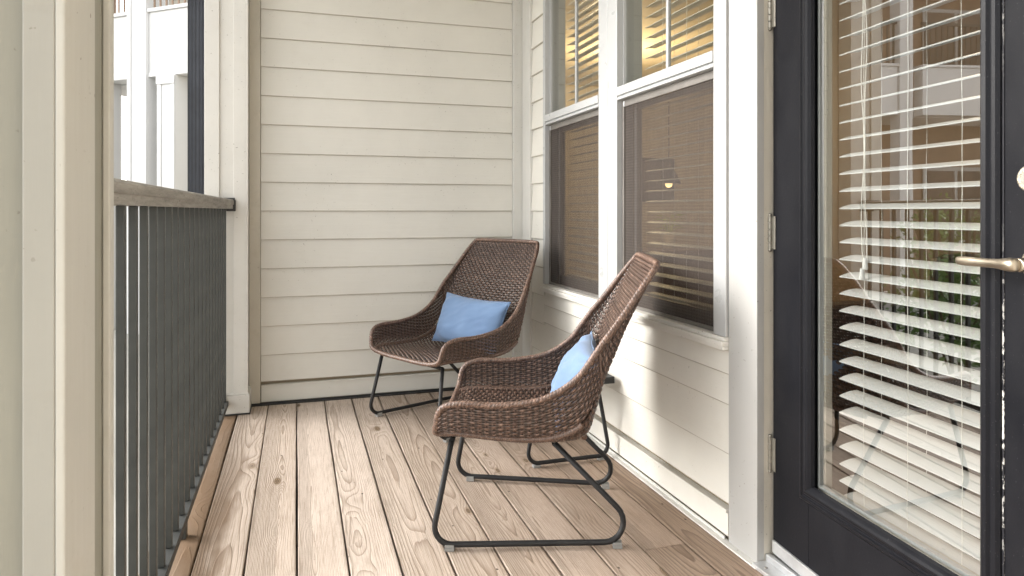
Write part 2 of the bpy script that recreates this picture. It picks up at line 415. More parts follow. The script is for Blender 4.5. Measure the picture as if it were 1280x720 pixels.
bm = BM(); box(bm, -60, 60, -60, 80, -.8, -.62); o = obj('ground', bm, 'ground_concrete'); struct(o); o['label'] = 'pale concrete ground below the porch'
bm = BM()
for k in range(24): box(bm, -.50+k*.105, -.50+k*.105+.100, -1.6, 4.2, 2.76, 2.775)
box(bm, -.55, 2.0, -1.6, 4.3, 2.777, 2.9)
o = obj('ceiling', bm, 'ceiling'); struct(o); o['label'] = 'painted board ceiling over the porch'

# ------------------------------------------------------------------ lap siding
def lap_y(bm, xface, y0, y1, zs, butt=.011, lap=.003):
    """boards on a wall facing -x, running along y; zs = lower edges then top"""
    for a, b in zip(zs[:-1], zs[1:]):
        prof = [(xface-butt, a+.0032), (xface-butt+.0022, a), (xface+.012, a), (xface+.012, b+.006), (xface+.0005, b+.006)]
        n0 = len(bm.faces); prism(bm, prof, lambda p, q, t: (p, t, q), y0, y1); bm.faces.ensure_lookup_table(); bm.faces[n0].material_index = 1; bm.faces[n0+1].material_index = 1
def lap_x(bm, yface, x0, x1, zs, butt=.011):
    rj = random.Random(4)
    for a, b in zip(zs[:-1], zs[1:]):
        prof = [(yface-butt, a+.0032), (yface-butt+.0022, a), (yface+.012, a), (yface+.012, b+.006), (yface+.0005, b+.006)]
        n0 = len(bm.faces); prism(bm, prof, lambda p, q, t: (t, p, q), x0, x1); bm.faces.ensure_lookup_table(); bm.faces[n0].material_index = 1; bm.faces[n0+1].material_index = 1
        if rj.random() < .0:
            xj = rj.uniform(x0+.15, x1-.15); n0 = len(bm.faces); box(bm, xj-.0007, xj+.0007, yface-butt-.0003, yface-butt+.004, a+.004, b-.002); bm.faces.ensure_lookup_table()
            for f in bm.faces[n0:]: f.material_index = 1
LINES = [.125] + [.27+.16*k for k in range(16)]      # lower edges; last ~2.67

# back wall -----------------------------------------------------------
bw = empty('siding_wall', (.55, 4.02, 0)); tag(bw, 'cream lap siding end wall behind the far wicker chair', 'wall')
OB = (.55, 4.02, 0)
bm = BM(); lap_x(bm, 4.026-4.02, -.190-.55, 1.268-.55, LINES); obj('siding', bm, ['siding_back', 'siding_edge'], bw)
boxes('backing', 'recess', bw, [(-.26, 1.36, 4.040, 4.13, -.1, 2.76)], 0, OB)
boxes('baseboard', 'siding_back', bw, [(-.188, 1.266, 4.012, 4.036, .014, .100), (-.188, 1.266, 4.006, 4.0362, .100, .108)], .002, OB)
boxes('flashing_strip', 'pendant_metal', bw, [(-.25, 1.31, 3.985, 4.037, .001, .006), (-.25, 1.31, 4.004, 4.0105, .0062, .013)], .001, OB)
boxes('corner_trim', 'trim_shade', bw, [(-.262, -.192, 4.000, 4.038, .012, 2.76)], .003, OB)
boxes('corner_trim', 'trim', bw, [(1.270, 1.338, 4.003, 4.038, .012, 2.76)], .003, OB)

ew = empty('siding_wall', (.5, -1.7, 0)); tag(ew, 'cream lap siding end wall added unseen behind the viewer to block light, opposite the chairs', 'wall')  # unseen wall added behind the camera to darken faces turned this way
bm = BM()
for a_, b_ in zip(LINES[:-1], LINES[1:]): box(bm, -.96, .86, -.03, 0, a_-.002, b_-.004)
obj('siding', bm, 'siding_back', ew); boxes('baseboard', 'siding_back', ew, [(-.46, 1.36, -1.73, -1.705, .0, .12)], 0, (.5, -1.7, 0))
# house wall ----------------------------------------------------------
WY0, WY1, WZ0, WZ1 = 1.886, 3.600, .632, 2.36         # window rough opening incl. frame
DY0, DY1, DZ = .80, 1.741, 2.09                         # door opening
hw = empty('siding_wall', (1.34, 2.8, 0)); tag(hw, 'cream lap siding house wall around the window and the black door', 'wall')
OH = (1.34, 2.8, 0)
F = 1.338
bm = BM()
def rel(f): return f
low = [.125, .27, .43, .59]
sh = lambda v: v-2.8
lap_y(bm, F-1.34, sh(1.888), sh(3.612), [.125, .285, .444, .542, WZ0-.004])
lap_y(bm, F-1.34, sh(3.614), sh(3.828), LINES)
zz = [z for z in LINES if z < WZ1]; lap_y(bm, F-1.34, sh(1.76), sh(3.612), [WZ1+.03, 2.51, 2.67, 2.75])
lap_y(bm, F-1.34, sh(-1.6), sh(.68), LINES)
obj('siding', bm, ['siding', 'siding_edge'], hw)
boxes('backing', 'recess', hw, [(1.352, 1.44, DY1+.02, WY0-.002, -.05, 2.76), (1.352, 1.44, WY1+.002, 4.04, -.05, 2.76),
      (1.352, 1.44, WY0-.002, WY1+.002, -.05, WZ0-.002), (1.352, 1.44, WY0-.002, WY1+.002, WZ1+.002, 2.76),
      (1.352, 1.44, -1.6, DY0-.022, -.05, 2.76), (1.352, 1.44, DY0-.022, DY1+.02, DZ+.02, 2.76)], 0, OH)
boxes('baseboard', 'siding', hw, [(1.326, 1.351, 1.890, 3.955, .020, .094), (1.3205, 1.3512, 1.893, 3.955, .0945, .106),
      (1.326, 1.351, -1.6, .68, .020, .1)], .002, OH)
boxes('flashing_strip', 'trim', hw, [(1.302, 1.330, 1.72, 3.99, .002, .008), (1.318, 1.3235, 1.9, 3.99, .0082, .018)], .001, OH)
boxes('corner_trim', 'trim', hw, [(1.319, 1.351, 3.830, 3.90, .0, 2.76), (1.327, 1.351, 3.9005, 4.0, .0, 2.76)], .003, OH)
boxes('door_casing', 'casing', hw, [(1.324, 1.3515, DY1+.001, 1.884, .004, 2.15)], .0025, OH)
boxes('door_casing', 'casing', hw, [(1.324, 1.3515, .68, DY0-.001, .004, 2.15), (1.326, 1.3516, DY0, DY1, DZ+.002, 2.15)], .0025, OH)
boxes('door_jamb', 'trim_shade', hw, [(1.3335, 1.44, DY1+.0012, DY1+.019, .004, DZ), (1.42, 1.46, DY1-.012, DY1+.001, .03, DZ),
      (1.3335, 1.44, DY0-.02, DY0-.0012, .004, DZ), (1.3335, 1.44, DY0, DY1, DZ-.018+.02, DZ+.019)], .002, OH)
boxes('threshold', 'aluminium', hw, [(1.305, 1.46, DY0+.001, DY1-.001, .001, .014), (1.352, 1.368, DY0+.002, DY1-.002, .0142, .034), (1.368, 1.45, DY0+.002, DY1-.002, .0142, .026)], .002, OH)
bm = BM()
for y in (1.70, 1.3, .95):
    bmesh.ops.create_cone(bm, cap_ends=True, segments=12, radius1=.005, radius2=.004, depth=.002, matrix=Matrix.Translation((1.325-1.34, y-2.8, .0152)))
obj('screw', bm, 'screen_frame', hw)

# ------------------------------------------------------------------ windows
def casement(y0, y1, label):
    w = empty('window', (1.36, (y0+y1)/2, WZ0)); tag(w, label, 'window', 'sash windows in the house wall')
    O = (1.36, (y0+y1)/2, WZ0); fw = .020
    gy0, gy1 = y0, y1                                     # clear width of the sashes
    mz0, mz1 = 1.553, 1.602
    return w, O
MID0, MID1 = 2.672, 2.860                                 # mullion
def window(y0, y1, fl, fr, label):
    """y0..y1 sash opening, fl/fr = outer frame limits (low y / high y)"""
    w = empty('window', (1.36, (y0+y1)/2, WZ0)); tag(w, label, 'window', 'sash windows in the house wall')
    O = (1.36, (y0+y1)/2, WZ0); mz0, mz1 = 1.548, 1.606; top = 2.31
    fx0, fx1 = 1.316, 1.44
    boxes('frame', 'vinyl', w, [(fx0, fx1, fl, y0, WZ0+.032, WZ1), (fx0, fx1, y1, fr, WZ0+.032, WZ1), (fx0, fx1, y0, y1, top, WZ1),
                               (1.322, fx1, y0, y1, mz0, mz1)], .003, O)
    boxes('meeting_rail', 'vinyl', w, [(1.312, 1.3215, y0, y1, mz0+.018, mz1-.003), (1.314, 1.3215, y0, y1, mz0+.0, mz0+.010)], .0015, O)
    boxes('sill', 'sill', w, [(1.312, fx1, fl+.001, fr-.001, WZ0+.018, WZ0+.031), (1.300, 1.43, fl-.002, fr+.002, WZ0+.004, WZ0+.0175), (1.306, 1.350, fl, fr, WZ0-.010, WZ0+.0035)], .002, O)
    # upper sash
    boxes('sash', 'vinyl', w, [(1.345, 1.372, y0+.0005, y0+.008, mz1, top), (1.345, 1.372, y1-.008, y1-.0005, mz1, top)], .001, O)
    yc = (y0+y1)/2
    boxes('muntin', 'vinyl', w, [(1.3515, 1.366, yc-.008, yc+.008, mz1+.0005, top-.0005)], .002, O)
    sheet('pane', 'glass', w, 1.358, y0+.008, y1-.008, mz1, top, O)
    # lower sash, set back, behind an insect screen
    boxes('lower_sash', 'screen_frame', w, [(1.392, 1.415, y0+.0005, y0+.040, WZ0+.033, mz0-.0005), (1.392, 1.415, y1-.040, y1-.0005, WZ0+.033, mz0-.0005), (1.3925, 1.4145, y0+.040, y1-.040, WZ0+.033, WZ0+.085), (1.3925, 1.4145, y0+.040, y1-.040, mz0-.04, mz0-.0005)], .002, O)
    boxes('sash_edge', 'vinyl', w, [(1.384, 1.3915, y1-.044, y1-.034, WZ0+.034, mz0-.001)], .001, O)
    sheet('lower_pane', 'glass', w, 1.403, y0+.04, y1-.04, WZ0+.085, mz0-.04, O)
    boxes('screen_frame', 'screen_frame', w, [(1.340, 1.352, y0+.0006, y0+.014, WZ0+.0325, mz0-.0006), (1.340, 1.352, y1-.018, y1-.0006, WZ0+.0325, mz0-.0006), (1.3405, 1.3515, y0+.014, y1-.018, WZ0+.0325, WZ0+.046), (1.3405, 1.3515, y0+.014, y1-.018, mz0-.030, mz0-.0006)], .0015, O)
    sheet('screen', 'screen', w, 1.3462, y0+.014, y1-.018, WZ0+.046, mz0-.03, O)
    bm = BM()
    for yy in (y0+.02, y1-.024):
        box(bm, 1.337-O[0], 1.3398-O[0], yy-.004-O[1], yy+.004-O[1], mz0-.03-O[2], mz0-.006-O[2])
    obj('screen_clip', bm, 'aluminium', w, .001)
    return w
window(1.957, 2.672, 1.888, 2.764, 'large white sash window nearer the black door, screened below, its panes showing the room')
window(2.860, 3.566, 2.766, 3.600, 'white sash window farther from the door, beside the corner and behind the far chair')

def blind(y0, y1, z0, z1, x, tilt, mat, name, label, cords, pitch=.0445, depth=.05, rot=None, wand=None, sag=0):
    """horizontal slat blind hanging in the plane x; slats run along y"""
    b = empty('window_blind', rot[0] if rot else (x, (y0+y1)/2, z1), rot[1] if rot else 0); tag(b, label, 'blind', 'slatted blinds')
    yo = 0 if rot else (y0+y1)/2; xo = x if not rot else 0; zo = z1 if not rot else 0
    X = lambda v: v-xo
    bm = BM(); n = int((z1-z0)/pitch); rnd = random.Random(int(y0*100)+5)
    for i in range(n):
        z = z1 - .03 - i*pitch
        if z < z0+.03: break
        ta = tilt + radians(rnd.uniform(-1, 1)); prof = []
        m = 6
        for j in range(m+1):
            t = j/m - .5; cv = .0025*(1-4*t*t)
            prof.append((t*depth*cos(ta) - cv*sin(ta), t*depth*sin(ta) + cv*cos(ta)))
        for j in range(m, -1, -1):
            t = j/m - .5; cv = .0025*(1-4*t*t) - .0028
            prof.append((t*depth*cos(ta) - cv*sin(ta), t*depth*sin(ta) + cv*cos(ta)))
        dz = rnd.uniform(-.0012, .0012)
        prism(bm, prof, lambda p, q, t: ((x if rot else 0)+p, t-yo, z+q-zo+dz*(t-y0)), y0, y1)
    obj('slats', bm, mat, b, 0)
    bx_ = x if rot else 0
    bm = BM(); box(bm, bx_-.027, bx_+.027, y0-yo, y1-yo, z0-zo, z0+.018-zo); obj('bottom_rail', bm, mat, b, .003)
    bm = BM(); box(bm, bx_-.03, bx_+.03, y0-yo, y1-yo, z1-.012-zo, z1+.04-zo); obj('head_rail', bm, mat, b, .003)
    for cy in cords:
        bm = BM()
        for sx in (-.0265, .0265):
            pts = []
            for i in range(41):
                z = z0+.01+(z1-z0-.01)*i/40
                pts.append((bx_+sx + .0006*sin(z*40+cy*9), cy-yo+.0012*sin(z*9+cy*30), z-zo))
            tube(bm, pts, .0008, 5)
        obj('ladder_cord', bm, 'cord', b)
    if wand:
        wy, wz = wand; bm = BM()
        for s in (-.004, .006):
            tube(bm, [(bx_-.034+.002*sin(i*.7), wy+s+.004*sin(i*.45+s*300)-yo, z1-(z1-wz)*i/30-zo) for i in range(31)], .0011, 6)
        obj('pull_cord', bm, 'cord', b)
        bm = BM()
        for s, dz in ((-.004, 0), (.007, .028)):
            bmesh.ops.create_cone(bm, cap_ends=True, segments=12, radius1=.0075, radius2=.0045, depth=.03, matrix=Matrix.Translation((bx_-.035, wy+s-yo, wz-.012-dz+.028-zo)))
        obj('tassel', bm, 'slat', b, .001, smooth=True)
    return b
blind(1.975, 2.655, .70, 2.30, 1.468, radians(7), 'slat_warm', 'b', 'cream slatted blind inside the large window nearer the door', (2.12, 2.32, 2.5))
blind(2.875, 3.555, .70, 2.30, 1.468, radians(7), 'slat_warm', 'b', 'cream slatted blind inside the sash window near the corner', (3.0, 3.2, 3.4))

# ------------------------------------------------------------------ door (local: hinge at origin, leaf along -y, outside is -x)
AJ = radians(5.3)
Hloc = (1.375, 1.735, 0)
dr = empty('glazed_door', Hloc, -AJ); tag(dr, 'black door with one tall glass pane, slightly ajar, beside the window', 'door')
W_, G0, G1, GZ0, GZ1 = .91, .197, .712, .310, 1.90
M0, M1 = .141, .765                                   # outer edge of moulding
def dbox(lst, name, mat, bev=.002, parent=dr): 
    bm = BM()
    for (x0, x1, s0, s1, z0, z1) in lst: box(bm, x0, x1, -s1, -s0, z0, z1)
    return obj(name, bm, mat, parent, bev)
TH = .044
dbox([(0, TH, .003, M0+.03, .040, 2.07), (0, TH, M1-.03, W_, .040, 2.07), (0, TH, M0+.03, M1-.03, .040, GZ0-.03), (0, TH, M0+.03, M1-.03, GZ1+.03, 2.07)], 'leaf', 'door', .002)
# moulding: stepped/ogee profile swept round the light
bm = BM()
gs0, gs1, gz0, gz1 = .190, .716, GZ0-.002, GZ1
prof = [(0.000, -.001), (0.000, -.007), (.006, -.0125), (.013, -.0135), (.016, -.009), (.021, -.0085), (.026, -.0135), (.034, -.015), (.040, -.011), (.046, -.004), (.048, .006)]
def ring_at(d, x):   # inset d from outer edge
    a0, a1, b0, b1 = gs0-.048+d, gs1+.048-d, gz0-.048+d, gz1+.048-d
    return [(x, -a0, b0), (x, -a1, b0), (x, -a1, b1), (x, -a0, b1)]
rows = [[bm.verts.new(p) for p in ring_at(d, x)] for d, x in prof]
for a, b in zip(rows[:-1], rows[1:]):
    for i in range(4): bm.faces.new((a[i], a[(i+1) % 4], b[(i+1) % 4], b[i]))
obj('glass_moulding', bm, 'door', dr)
bm = BM()
rows = [[bm.verts.new(p) for p in ring_at(d, x)] for d, x in ((.047, .0165), (.0555, .0165), (.056, .030))]
for a, b in zip(rows[:-1], rows[1:]):
    for i in range(4): bm.faces.new((a[i], a[(i+1) % 4], b[(i+1) % 4], b[i]))
obj('glazing_bead', bm, 'vinyl', dr)
dbox([(-.0025, .001, gs1+.0482, gs1+.0512, GZ0-.04, GZ1+.04)], 'caulk_line', 'chips', 0)
sheet('glass_pane', 'door_glass', dr, .014, -gs1-.002, -gs0+.002, gz0-.002, gz1+.002)
dbox([(.030, .052, G0-.05, G0+.006, GZ0-.05, GZ1+.05), (.030, .052, G1-.004, G1+.05, GZ0-.05, GZ1+.05), (.030, .052, G0+.006, G1-.004, GZ0-.05, GZ0-.003)], 'inner_frame', 'trim_shade', .002)
dbox([(-.006, .010, .006, W_-.004, .040, .078)], 'sweep', 'aluminium', .002)
dr.children  # hinges
for zc in (.335, 1.005, 1.675):
    bm = BM()
    for k in range(5):
        bmesh.ops.create_cone(bm, cap_ends=True, segments=16, radius1=.0068, radius2=.0068, depth=.0188, matrix=Matrix.Translation((-.006, .004, zc-.04+k*.02)))
    for e in (-.053, .053):
        bmesh.ops.create_uvsphere(bm, u_segments=10, v_segments=6, radius=.0062, matrix=Matrix.Translation((-.006, .004, zc+e)))
    box(bm, -.0035, -.0005, -.018, .001, zc-.05, zc+.05)
    obj('hinge', bm, 'hinge_metal', dr, .0008)
def cyl_x(bm, x0, x1, y, z, r0, r1, seg=32):
    R = Matrix.Rotation(pi/2, 4, 'Y')
    bmesh.ops.create_cone(bm, cap_ends=True, segments=seg, radius1=r0, radius2=r1, depth=abs(x1-x0), matrix=Matrix.Translation(((x0+x1)/2, y, z)) @ R)
hs = .838
bm = BM(); cyl_x(bm, -.012, .0, -hs, 1.130, .026, .033); cyl_x(bm, -.026, -.0118, -hs, 1.130, .024, .0265)
db = obj('deadbolt', bm, 'nickel', dr, .002, 3)
bm = BM(); cyl_x(bm, -.0285, -.0262, -hs, 1.130, .0135, .0135)
box(bm, -.0292, -.0286, -hs-.0012, -hs+.0012, 1.122, 1.139); obj('key_cylinder', bm, 'hinge_metal', db, .0005)
bm = BM(); cyl_x(bm, -.010, .0, -hs, .972, .030, .035); cyl_x(bm, -.050, -.0098, -hs, .972, .0125, .0145)
hd = obj('lever_handle', bm, 'lever_metal', dr, .0025, 3)
bm = BM()
pts = []; 
secs = [(-hs-.006, .0115, .0125), (-hs+.004, .0135, .0135), (-hs+.016, .0125, .013), (-hs+.030, .009, .0095), (-hs+.05, .0068, .0085), (-hs+.08, .0062, .0088), (-hs+.108, .0058, .0095), (-hs+.124, .0052, .0085), (-hs+.130, .003, .006)]
rr = []
for (yy, rx, rz) in secs:
    cxx = -.056 + .10*max(0, yy+hs-.03)**1.2*.5; ring = []
    for k in range(16):
        a = 2*pi*k/16; ring.append(bm.verts.new((cxx+cos(a)*rx, yy, .972+sin(a)*rz)))
    rr.append(ring)
for a, b in zip(rr[:-1], rr[1:]):
    for k in range(16): bm.faces.new((a[k], a[(k+1) % 16], b[(k+1) % 16], b[k]))
bm.faces.new(rr[0][::-1]); bm.faces.new(rr[-1])
lv = obj('lever', bm, 'lever_metal', hd, 0, smooth=True); sm = lv.modifiers.new('s', 'SUBSURF'); sm.levels = 1; sm.render_levels = 2
bl = blind(-.735, -.232, .245, 1.90, .078, radians(12), 'slat', 'b', 'white slatted blind hanging behind the glass of the black door', (-.325, -.47, -.62, -.70), pitch=.0462,
      depth=.056, rot=(Hloc, -AJ), wand=(-.335, .92))

# ------------------------------------------------------------------ posts
M['post_core'] = paint('post_panel_shaded', (.27, .26, .215), .5, .05, (4, 4, .3), .3, .3, (.26, .23, .18), speck=1.0)  # near post's recessed panel, recess shade put into the colour
M['post_front'] = paint('post_front_shaded', (.335, .325, .29), .5, .05, (4, 4, .3), .3, .3, (.25, .22, .17), speck=1.0)  # near post's front trim, darkened in colour to offset the light on it
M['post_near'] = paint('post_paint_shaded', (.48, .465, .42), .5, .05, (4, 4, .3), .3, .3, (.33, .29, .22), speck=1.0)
def post(y0, y1, x0, x1, label, near):
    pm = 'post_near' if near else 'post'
    cx, cy = (x0+x1)/2, (y0+y1)/2
    p = empty('porch_post', (cx, cy, 0)); tag(p, label, 'post', 'square boxed posts at the porch edge'); O = (cx, cy, 0)
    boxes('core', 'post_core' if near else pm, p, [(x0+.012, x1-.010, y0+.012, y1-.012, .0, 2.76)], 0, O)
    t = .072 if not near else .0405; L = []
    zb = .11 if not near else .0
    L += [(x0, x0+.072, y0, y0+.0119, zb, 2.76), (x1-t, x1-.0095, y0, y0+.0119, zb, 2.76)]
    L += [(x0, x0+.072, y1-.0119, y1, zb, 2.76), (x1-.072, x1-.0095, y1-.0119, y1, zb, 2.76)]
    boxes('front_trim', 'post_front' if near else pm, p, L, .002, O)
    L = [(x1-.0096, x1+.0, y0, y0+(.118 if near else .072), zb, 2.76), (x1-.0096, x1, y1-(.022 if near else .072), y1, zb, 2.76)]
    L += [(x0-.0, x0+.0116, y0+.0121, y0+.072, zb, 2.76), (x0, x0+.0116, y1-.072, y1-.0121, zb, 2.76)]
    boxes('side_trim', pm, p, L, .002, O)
    boxes('base', pm, p, [(x0-.004, x1+.008, y0-.010, y1+.008, .008, .105), (x0-.002, x1+.004, y0-.006, y1+.006, .1052, .112)], .003, O)
    boxes('base_shim', 'pendant_metal', p, [(x0-.005, x1+.012, y0-.014, y1+.01, .001, .0075)], .001, O)
    return p
post(3.856, 4.072, -.458, -.246, 'far white boxed post where the railing ends beside the siding wall', False)
post(.859, 1.070, -.458, -.242, 'large cream boxed post close by on the left where the railing starts', True)

# ------------------------------------------------------------------ railing
RX = -.360
rl = empty('railing', (RX, 2.46, 0)); tag(rl, 'dark grey metal porch railing with weathered wooden cap', 'railing'); OR = (RX, 2.46, 0)
bm = BM()
prof = [(-.318, 1.083), (-.318, 1.103), (-.3135, 1.1045), (-.3135, 1.124), (-.318, 1.130), (-.325, 1.132), (-.42, 1.136), (-.428, 1.130), (-.428, 1.104), (-.422, 1.102), (-.422, 1.083)]
prism(bm, prof, lambda p, q, t: (p-RX, t-2.46, q), 1.071, 3.835)
obj('top_rail', bm, 'cap', rl, .0015)
boxes('end_bracket', 'pendant_metal', rl, [(-.432, -.309, 3.836, 3.845, 1.078, 1.140), (-.40, -.306, 3.846, 3.855, 1.070, 1.128)], .002, OR)
boxes('bottom_rail', 'rail_foot', rl, [(-.379, -.341, 1.071, 3.848, .052, .078)], .002, OR)
boxes('rail_support', 'rail_metal', rl, [(-.376, -.344, 2.44, 2.475, -.0, .0515)], .002, OR)
b0 = None; y = 1.0765+.1148*0
me = None
while y < 3.84:
    if me is None:
        bm = BM(); box(bm, -.0092, .0092, -.0092, .0092, .0785-.5, 1.0825-.5); bar = obj('baluster', bm, 'rail_metal', rl, .0025); me = bar
    else:
        bar = me.copy(); C.objects.link(bar); bar.parent = rl
    bar.location = (0, y-2.46, .5); y += .1148
# downspout beyond the far post
bm = BM()
n = 28; prof = []
x0, x1, y0, y1 = -.560, -.472, 4.02, 4.12
def rib(t): return .006*abs(sin(t*pi*5))
for i in range(n+1): prof.append((x0+(x1-x0)*i/n, y0+rib(i/n)))
for i in range(n+1): prof.append((x1-rib(i/n), y0+(y1-y0)*i/n))
for i in range(n+1): prof.append((x1-(x1-x0)*i/n, y1))
for i in range(n): prof.append((x0, y1-(y1-y0)*i/n))
pp = []
for q in prof:
    if not pp or (Vector(q)-Vector(pp[-1])).length > 1e-4: pp.append(q)
if (Vector(pp[0])-Vector(pp[-1])).length < 1e-4: pp.pop()
prism(bm, pp, lambda p, q, t: (p+.53, q-4.07, t), -.6, 2.9)
o = obj('downspout', bm, 'downspout', None); o.location = (-.53, 4.07, 0); tag(o, 'dark ribbed downspout just outside the far white post', 'downspout')

# ------------------------------------------------------------------ wicker chair
ST = [  # C rho,z ; E rho,z,w
 (-.338, .350, -.326, .402, .285), (-.322, .350, -.316, .447, .295), (-.255, .350, -.258, .470, .308), (-.14, .342, -.14, .470, .322), (-.02, .332, -.02, .485, .33),
 (.08, .330, .055, .515, .33), (.146, .352, .115, .560, .33), (.174, .43, .155, .612, .328), (.198, .52, .190, .662, .322),
 (.235, .615, .226, .708, .310), (.272, .70, .264, .758, .297), (.312, .78, .303, .812, .283), (.346, .85, .340, .862, .268), (.373, .905, .368, .900, .248)]
def cr(p0, p1, p2, p3, t):
    return tuple(.5*((2*b)+(-a+c)*t+(2*a-5*b+4*c-d)*t*t+(-a+3*b-3*c+d)*t**3) for a, b, c, d in zip(p0, p1, p2, p3))
def stat(t):
    n = len(ST)-1; t = max(0, min(n-1e-6, t)); i = int(t); f = t-i
    return cr(ST[max(i-1, 0)], ST[i], ST[i+1], ST[min(i+2, n)], f)
NC = 60
def section(t):
    cr_, cz, er, ez, w = stat(t); pts = []
    hgt = sqrt((er-cr_)**2+(ez-cz)**2)
    k = .34 if hgt > .09 else .34+.5*(1-hgt/.09)
    for i in range(NC+1):
        th = pi/2*i/NC; h = 1-cos(th)**k if i < NC else 1.; l = sin(th)**(.55)
        if i == 0: l = 0; h = 0
        dish = .012*(1-(l)**2) if t > 5 else 0
        pts.append(Vector((cr_+(er-cr_)*h, l*w, cz+(ez-cz)*h)))
    return pts
_sc = {}
def sec_len(t):
    if t in _sc: return _sc[t]
    p = section(t); L = [0]
    for a, b in zip(p[:-1], p[1:]): L.append(L[-1]+(b-a).length)
    _sc[t] = (p, L); return _sc[t]
def surf(a, t):
    p, L = sec_len(t); s = abs(a)*L[-1]; i = 0
    lo, hi = 0, len(L)-1
    while hi-lo > 1:
        mid = (lo+hi)//2
        if L[mid] <= s: lo = mid
        else: hi = mid
    f = (s-L[lo])/max(L[hi]-L[lo], 1e-9); v = p[lo].lerp(p[hi], min(f, 1)); return Vector((v.x, v.y*(1 if a >= 0 else -1), v.z))
def chair_mesh():
    # arc-length rows
    N = 600; n = len(ST)-1; cum = [0]; prev = stat(0)
    for i in range(1, N+1):
        s = stat(n*i/N); d = .5*sqrt((s[0]-prev[0])**2+(s[1]-prev[1])**2)+.5*sqrt((s[2]-prev[2])**2+(s[3]-prev[3])**2)
        cum.append(cum[-1]+d); prev = s
    total = cum[-1]; NR = int(total/.0110); rows = []
    j = 0
    for i in range(NR+1):
        s = total*i/NR
        while j < N-1 and cum[j+1] < s: j += 1
        rows.append(n*(j+(s-cum[j])/max(cum[j+1]-cum[j], 1e-9))/N)
    NW = 36; G = []
    for t in rows:
        G.append([surf(-1+2*k/(2*NW), t) for k in range(2*NW+1)])
    R, K = len(G), 2*NW+1
    rnd = random.Random(3)
    bm = BM(); uvl = bm.loops.layers.uv.new('UVMap'); L1 = bm.faces.layers.float.new('bid'); LV = bm.verts.layers.float.new('lift')
    def frame(i, k):
        du = G[i][min(k+1, K-1)]-G[i][max(k-1, 0)]; dt = G[min(i+1, R-1)][k]-G[max(i-1, 0)][k]
        n = du.cross(dt); n = n.normalized() if n.length > 1e-9 else Vector((0, 0, 1)); return du.normalized(), dt, n
    FR = [[frame(i, k) for k in range(K)] for i in range(R)]
    A = .0034
    KS = .735
    for i in range(R-1):          # weft strands between grid rows
        bid = rnd.random(); prev = None; s = 0; jit = rnd.uniform(-.0006, .0006)
        side_zone = rows[i] < 7.7
        for k in range(K):
            aa = abs(-1+2*k/(2*NW))
            if side_zone and aa > KS:
                prev = None; s = 0; continue
            p = (G[i][k]+G[i+1][k])*.5; du, dt, nn = FR[i][k]
            pitch = (G[i+1][k]-G[i][k]).length; tt = dt.normalized()
            off = 0
            if k % 2 == 1: off = A*(1 if ((k//2+i) % 2 == 0) else -1)
            hw_ = min(.0066, pitch*.545); th = .0016
            c = p+nn*off+tt*jit
            ring = [bm.verts.new(c+tt*hw_), bm.verts.new(c+tt*hw_*.45+nn*th), bm.verts.new(c-tt*hw_*.45+nn*th), bm.verts.new(c-tt*hw_), bm.verts.new(c-tt*hw_*.45-nn*th), bm.verts.new(c+tt*hw_*.45-nn*th)]
            s1 = s + ((G[i][k]-G[i][k-1]).length if k else 0)
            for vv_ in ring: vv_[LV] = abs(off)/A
            if prev:
                for q in range(6):
                    f = bm.faces.new((prev[q], prev[(q+1) % 6], ring[(q+1) % 6], ring[q])); f[L1] = bid; f.smooth = True
                    va, vb = [(0, .002), (.002, .006), (.006, .008), (.008, .006), (.006, .002), (.002, 0)][q]
                    for lp, uvv in zip(f.loops, ((s, va), (s, vb), (s1, vb), (s1, va))): lp[uvl].uv = (uvv[0], uvv[1]+bid)
            prev = ring; s = s1
    def ribbon(pts_, L_, bid):
        prev = None; s = 0; pc = None
        for n_, (c, du, tt, nn, hw_, th) in enumerate(pts_):
            ring = [bm.verts.new(c+tt*hw_), bm.verts.new(c+tt*hw_*.45+nn*th), bm.verts.new(c-tt*hw_*.45+nn*th), bm.verts.new(c-tt*hw_), bm.verts.new(c-tt*hw_*.45-nn*th), bm.verts.new(c+tt*hw_*.45-nn*th)]
            s1 = s+((c-pc).length if pc else 0); pc = c
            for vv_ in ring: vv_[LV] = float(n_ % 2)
            if prev:
                for q in range(6):
                    f = bm.faces.new((prev[q], prev[(q+1) % 6], ring[(q+1) % 6], ring[q])); f[L1] = bid; f.smooth = True
                    va, vb = [(0, .002), (.002, .006), (.006, .008), (.008, .006), (.006, .002), (.002, 0)][q]
                    for lp, uvv in zip(f.loops, ((s, va), (s, vb), (s1, vb), (s1, va))): lp[uvl].uv = (uvv[0], uvv[1]+bid)
            prev = ring; s = s1
    NS_ = 14; last = max(i for i in range(R) if rows[i] < 7.9)
    for sg in (-1, 1):
        for q in range(NS_):
            a_ = KS+(1-KS)*(q+.5)/NS_*1.0; bid = rnd.random(); P_ = []
            da = (1-KS)/NS_*.5
            for i in range(last+1):
                c = surf(sg*a_, rows[i]); c2 = surf(sg*min(1, a_+da), rows[i]); c1 = surf(sg*(a_-da), rows[i])
                d1 = surf(sg*a_, rows[min(i+1, R-1)])-surf(sg*a_, rows[max(i-1, 0)])
                tt = (c2-c1); sp_ = tt.length; tt = tt.normalized(); du = d1.normalized(); nn = du.cross(tt).normalized()
                off = A*(1 if ((i//2+q) % 2 == 0) else -1) if i % 2 == 1 else 0
                P_.append((c+nn*off, du, tt, nn, min(.0062, sp_*.53), .0015))
            ribbon(P_, None, bid)
